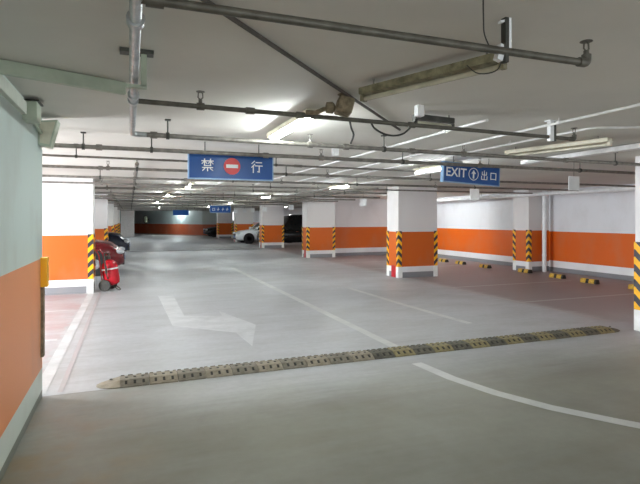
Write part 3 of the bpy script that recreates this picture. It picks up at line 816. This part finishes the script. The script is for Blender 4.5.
# no-entry sign: depth about 5.9 m
t = thing('hanging_sign', 'blue no entry sign box with a red disc, hanging over the aisle', 'sign', (1.125, 5.88, 2.36))
sign_box(t, .98, .285)
glyph('lettering', 'jin', -.355, -.205, .14, t)
glyph('lettering', 'xing', .225, -.205, .14, t)
b = B(); lathe(b, [(.098, -.028), (.098, -.033)], (0, 0, -.14), 32, 'y'); pc = obj('no_entry_disc', b, 'sign_red', t, label='red no entry disc')
b = B(); box(b, -.07, .07, -.037, -.033, -.16, -.12); obj('bar', b, 'sign_white', pc)
for x in (-.31, .33):
    b = B(); tube(b, [(x, 0, .013), (x, 0, CH-2.36)], .006, 6); obj('hanging_rod', b, 'steel_dark', t)
# EXIT sign: depth about 7.6
t = thing('hanging_sign', 'blue EXIT sign box with an upward arrow, hanging right of centre', 'sign', (4.60, 5.93, 2.375), math.radians(3))
t.rotation_euler[1] = math.radians(2.6)
sign_box(t, 1.0, .262)
text(t, 'EXIT', -.475, -.188, .178)
b = B(); 
for k in range(28):
    a0 = 2*PI*k/28; a1 = 2*PI*(k+1)/28
    stroke(b, .02+.085*math.cos(a0), -.13+.085*math.sin(a0), .02+.085*math.cos(a1), -.13+.085*math.sin(a1), .010, -.031)
obj('arrow_ring', b, 'sign_white', t)
b = B(); stroke(b, .02, -.185, .02, -.11, .026, -.031)
f = [b.verts.new((.02+dx, -.034, -.13+dz)) for dx, dz in ((-.042, .005), (.042, .005), (0, .062))]; b.faces.new(f)
obj('arrow', b, 'sign_white', t)
glyph('lettering', 'chu', .16, -.20, .135, t, sx=.85)
glyph('lettering', 'kou', .325, -.195, .125, t, sx=1.0)
for x in (-.32, .32):
    b = B(); tube(b, [(x, 0, .013), (x, 0, CH-2.375)], .006, 6); obj('hanging_rod', b, 'steel_dark', t)
# far small blue sign
t = thing('hanging_sign', 'small blue sign with white marks hanging far down the aisle', 'sign', (4.42, 26.2, 2.28))
sign_box(t, 1.05, .34, fr=.015)
glyph('lettering', 'kou', -.42, -.25, .15, t); 
for x in (-.12, .12, .34):
    b = B(); stroke(b, x, -.24, x+.02, -.10, .03, -.031); stroke(b, x-.04, -.17, x+.07, -.17, .025, -.031); obj('lettering', b, 'sign_white', t)
for x in (-.4, .4):
    b = B(); tube(b, [(x, 0, .02), (x, 0, CH-2.28)], .008, 6); obj('hanging_rod', b, 'steel_dark', t)
# far dark blue sign
t = thing('hanging_sign', 'dark blue sign panel in front of the brown ramp wall', 'sign', (3.75, 40.5, 2.3))
sign_box(t, 1.2, .4, fr=.01)
for x in (-.4, .4):
    b = B(); tube(b, [(x, 0, .01), (x, 0, CH-2.3)], .008, 6); obj('hanging_rod', b, 'steel_dark', t)

# hanging bay number cards
plates = [(5.78, 'white bay card hanging nearest, right of the exit sign'), (8.15, 'white bay card hanging just below the exit sign'),
          (13.2, 'white bay card hanging in front of the back wall'), (20.2, 'white bay card hanging left of the back wall pillar'),
          (24.6, 'small white bay card above the pillar right of the white car'), (27.3, 'small white bay card above the white car, nearer one'),
          (29.4, 'small white bay card above the white car, middle one'), (32.0, 'small white bay card above the nose of the white car')]
for y, l in plates:
    t = thing('bay_card', l, 'card', (6.40, y, 2.26 if y < 6 else 2.20), 0, 'bay cards hanging along the right side of the aisle')
    b = B(); box(b, -.11, .11, -.006, .006, -.22, 0); obj('card', b, 'white_plastic', t, bevel=.003)
    b = B(); tube(b, [(0, 0, -.01), (0, 0, CH-t.location.z)], .004, 6); obj('hanging_rod', b, 'steel_dark', t)

# convex mirror on the far wall
t = thing('convex_mirror', 'small pale round mirror standing out on the far ramp wall', 'mirror', (1.55, 54.6, 1.45), math.radians(-59))
b = B(); lathe(b, [(.0, -.16), (.18, -.13), (.30, -.08), (.38, -.02), (.38, .0), (0, .0)], (0, 0, .1), 28, 'y'); obj('mirror_face', b, 'mirror', t, smooth=True)
b = B(); lathe(b, [(.38, -.03), (.42, -.03), (.42, .03), (.38, .03)], (0, 0, .1), 28, 'y'); tube(b, [(0, .03, .1), (0, .35, .1)], .03, 8); obj('mirror_rim', b, 'black_rubber', t, smooth=True)
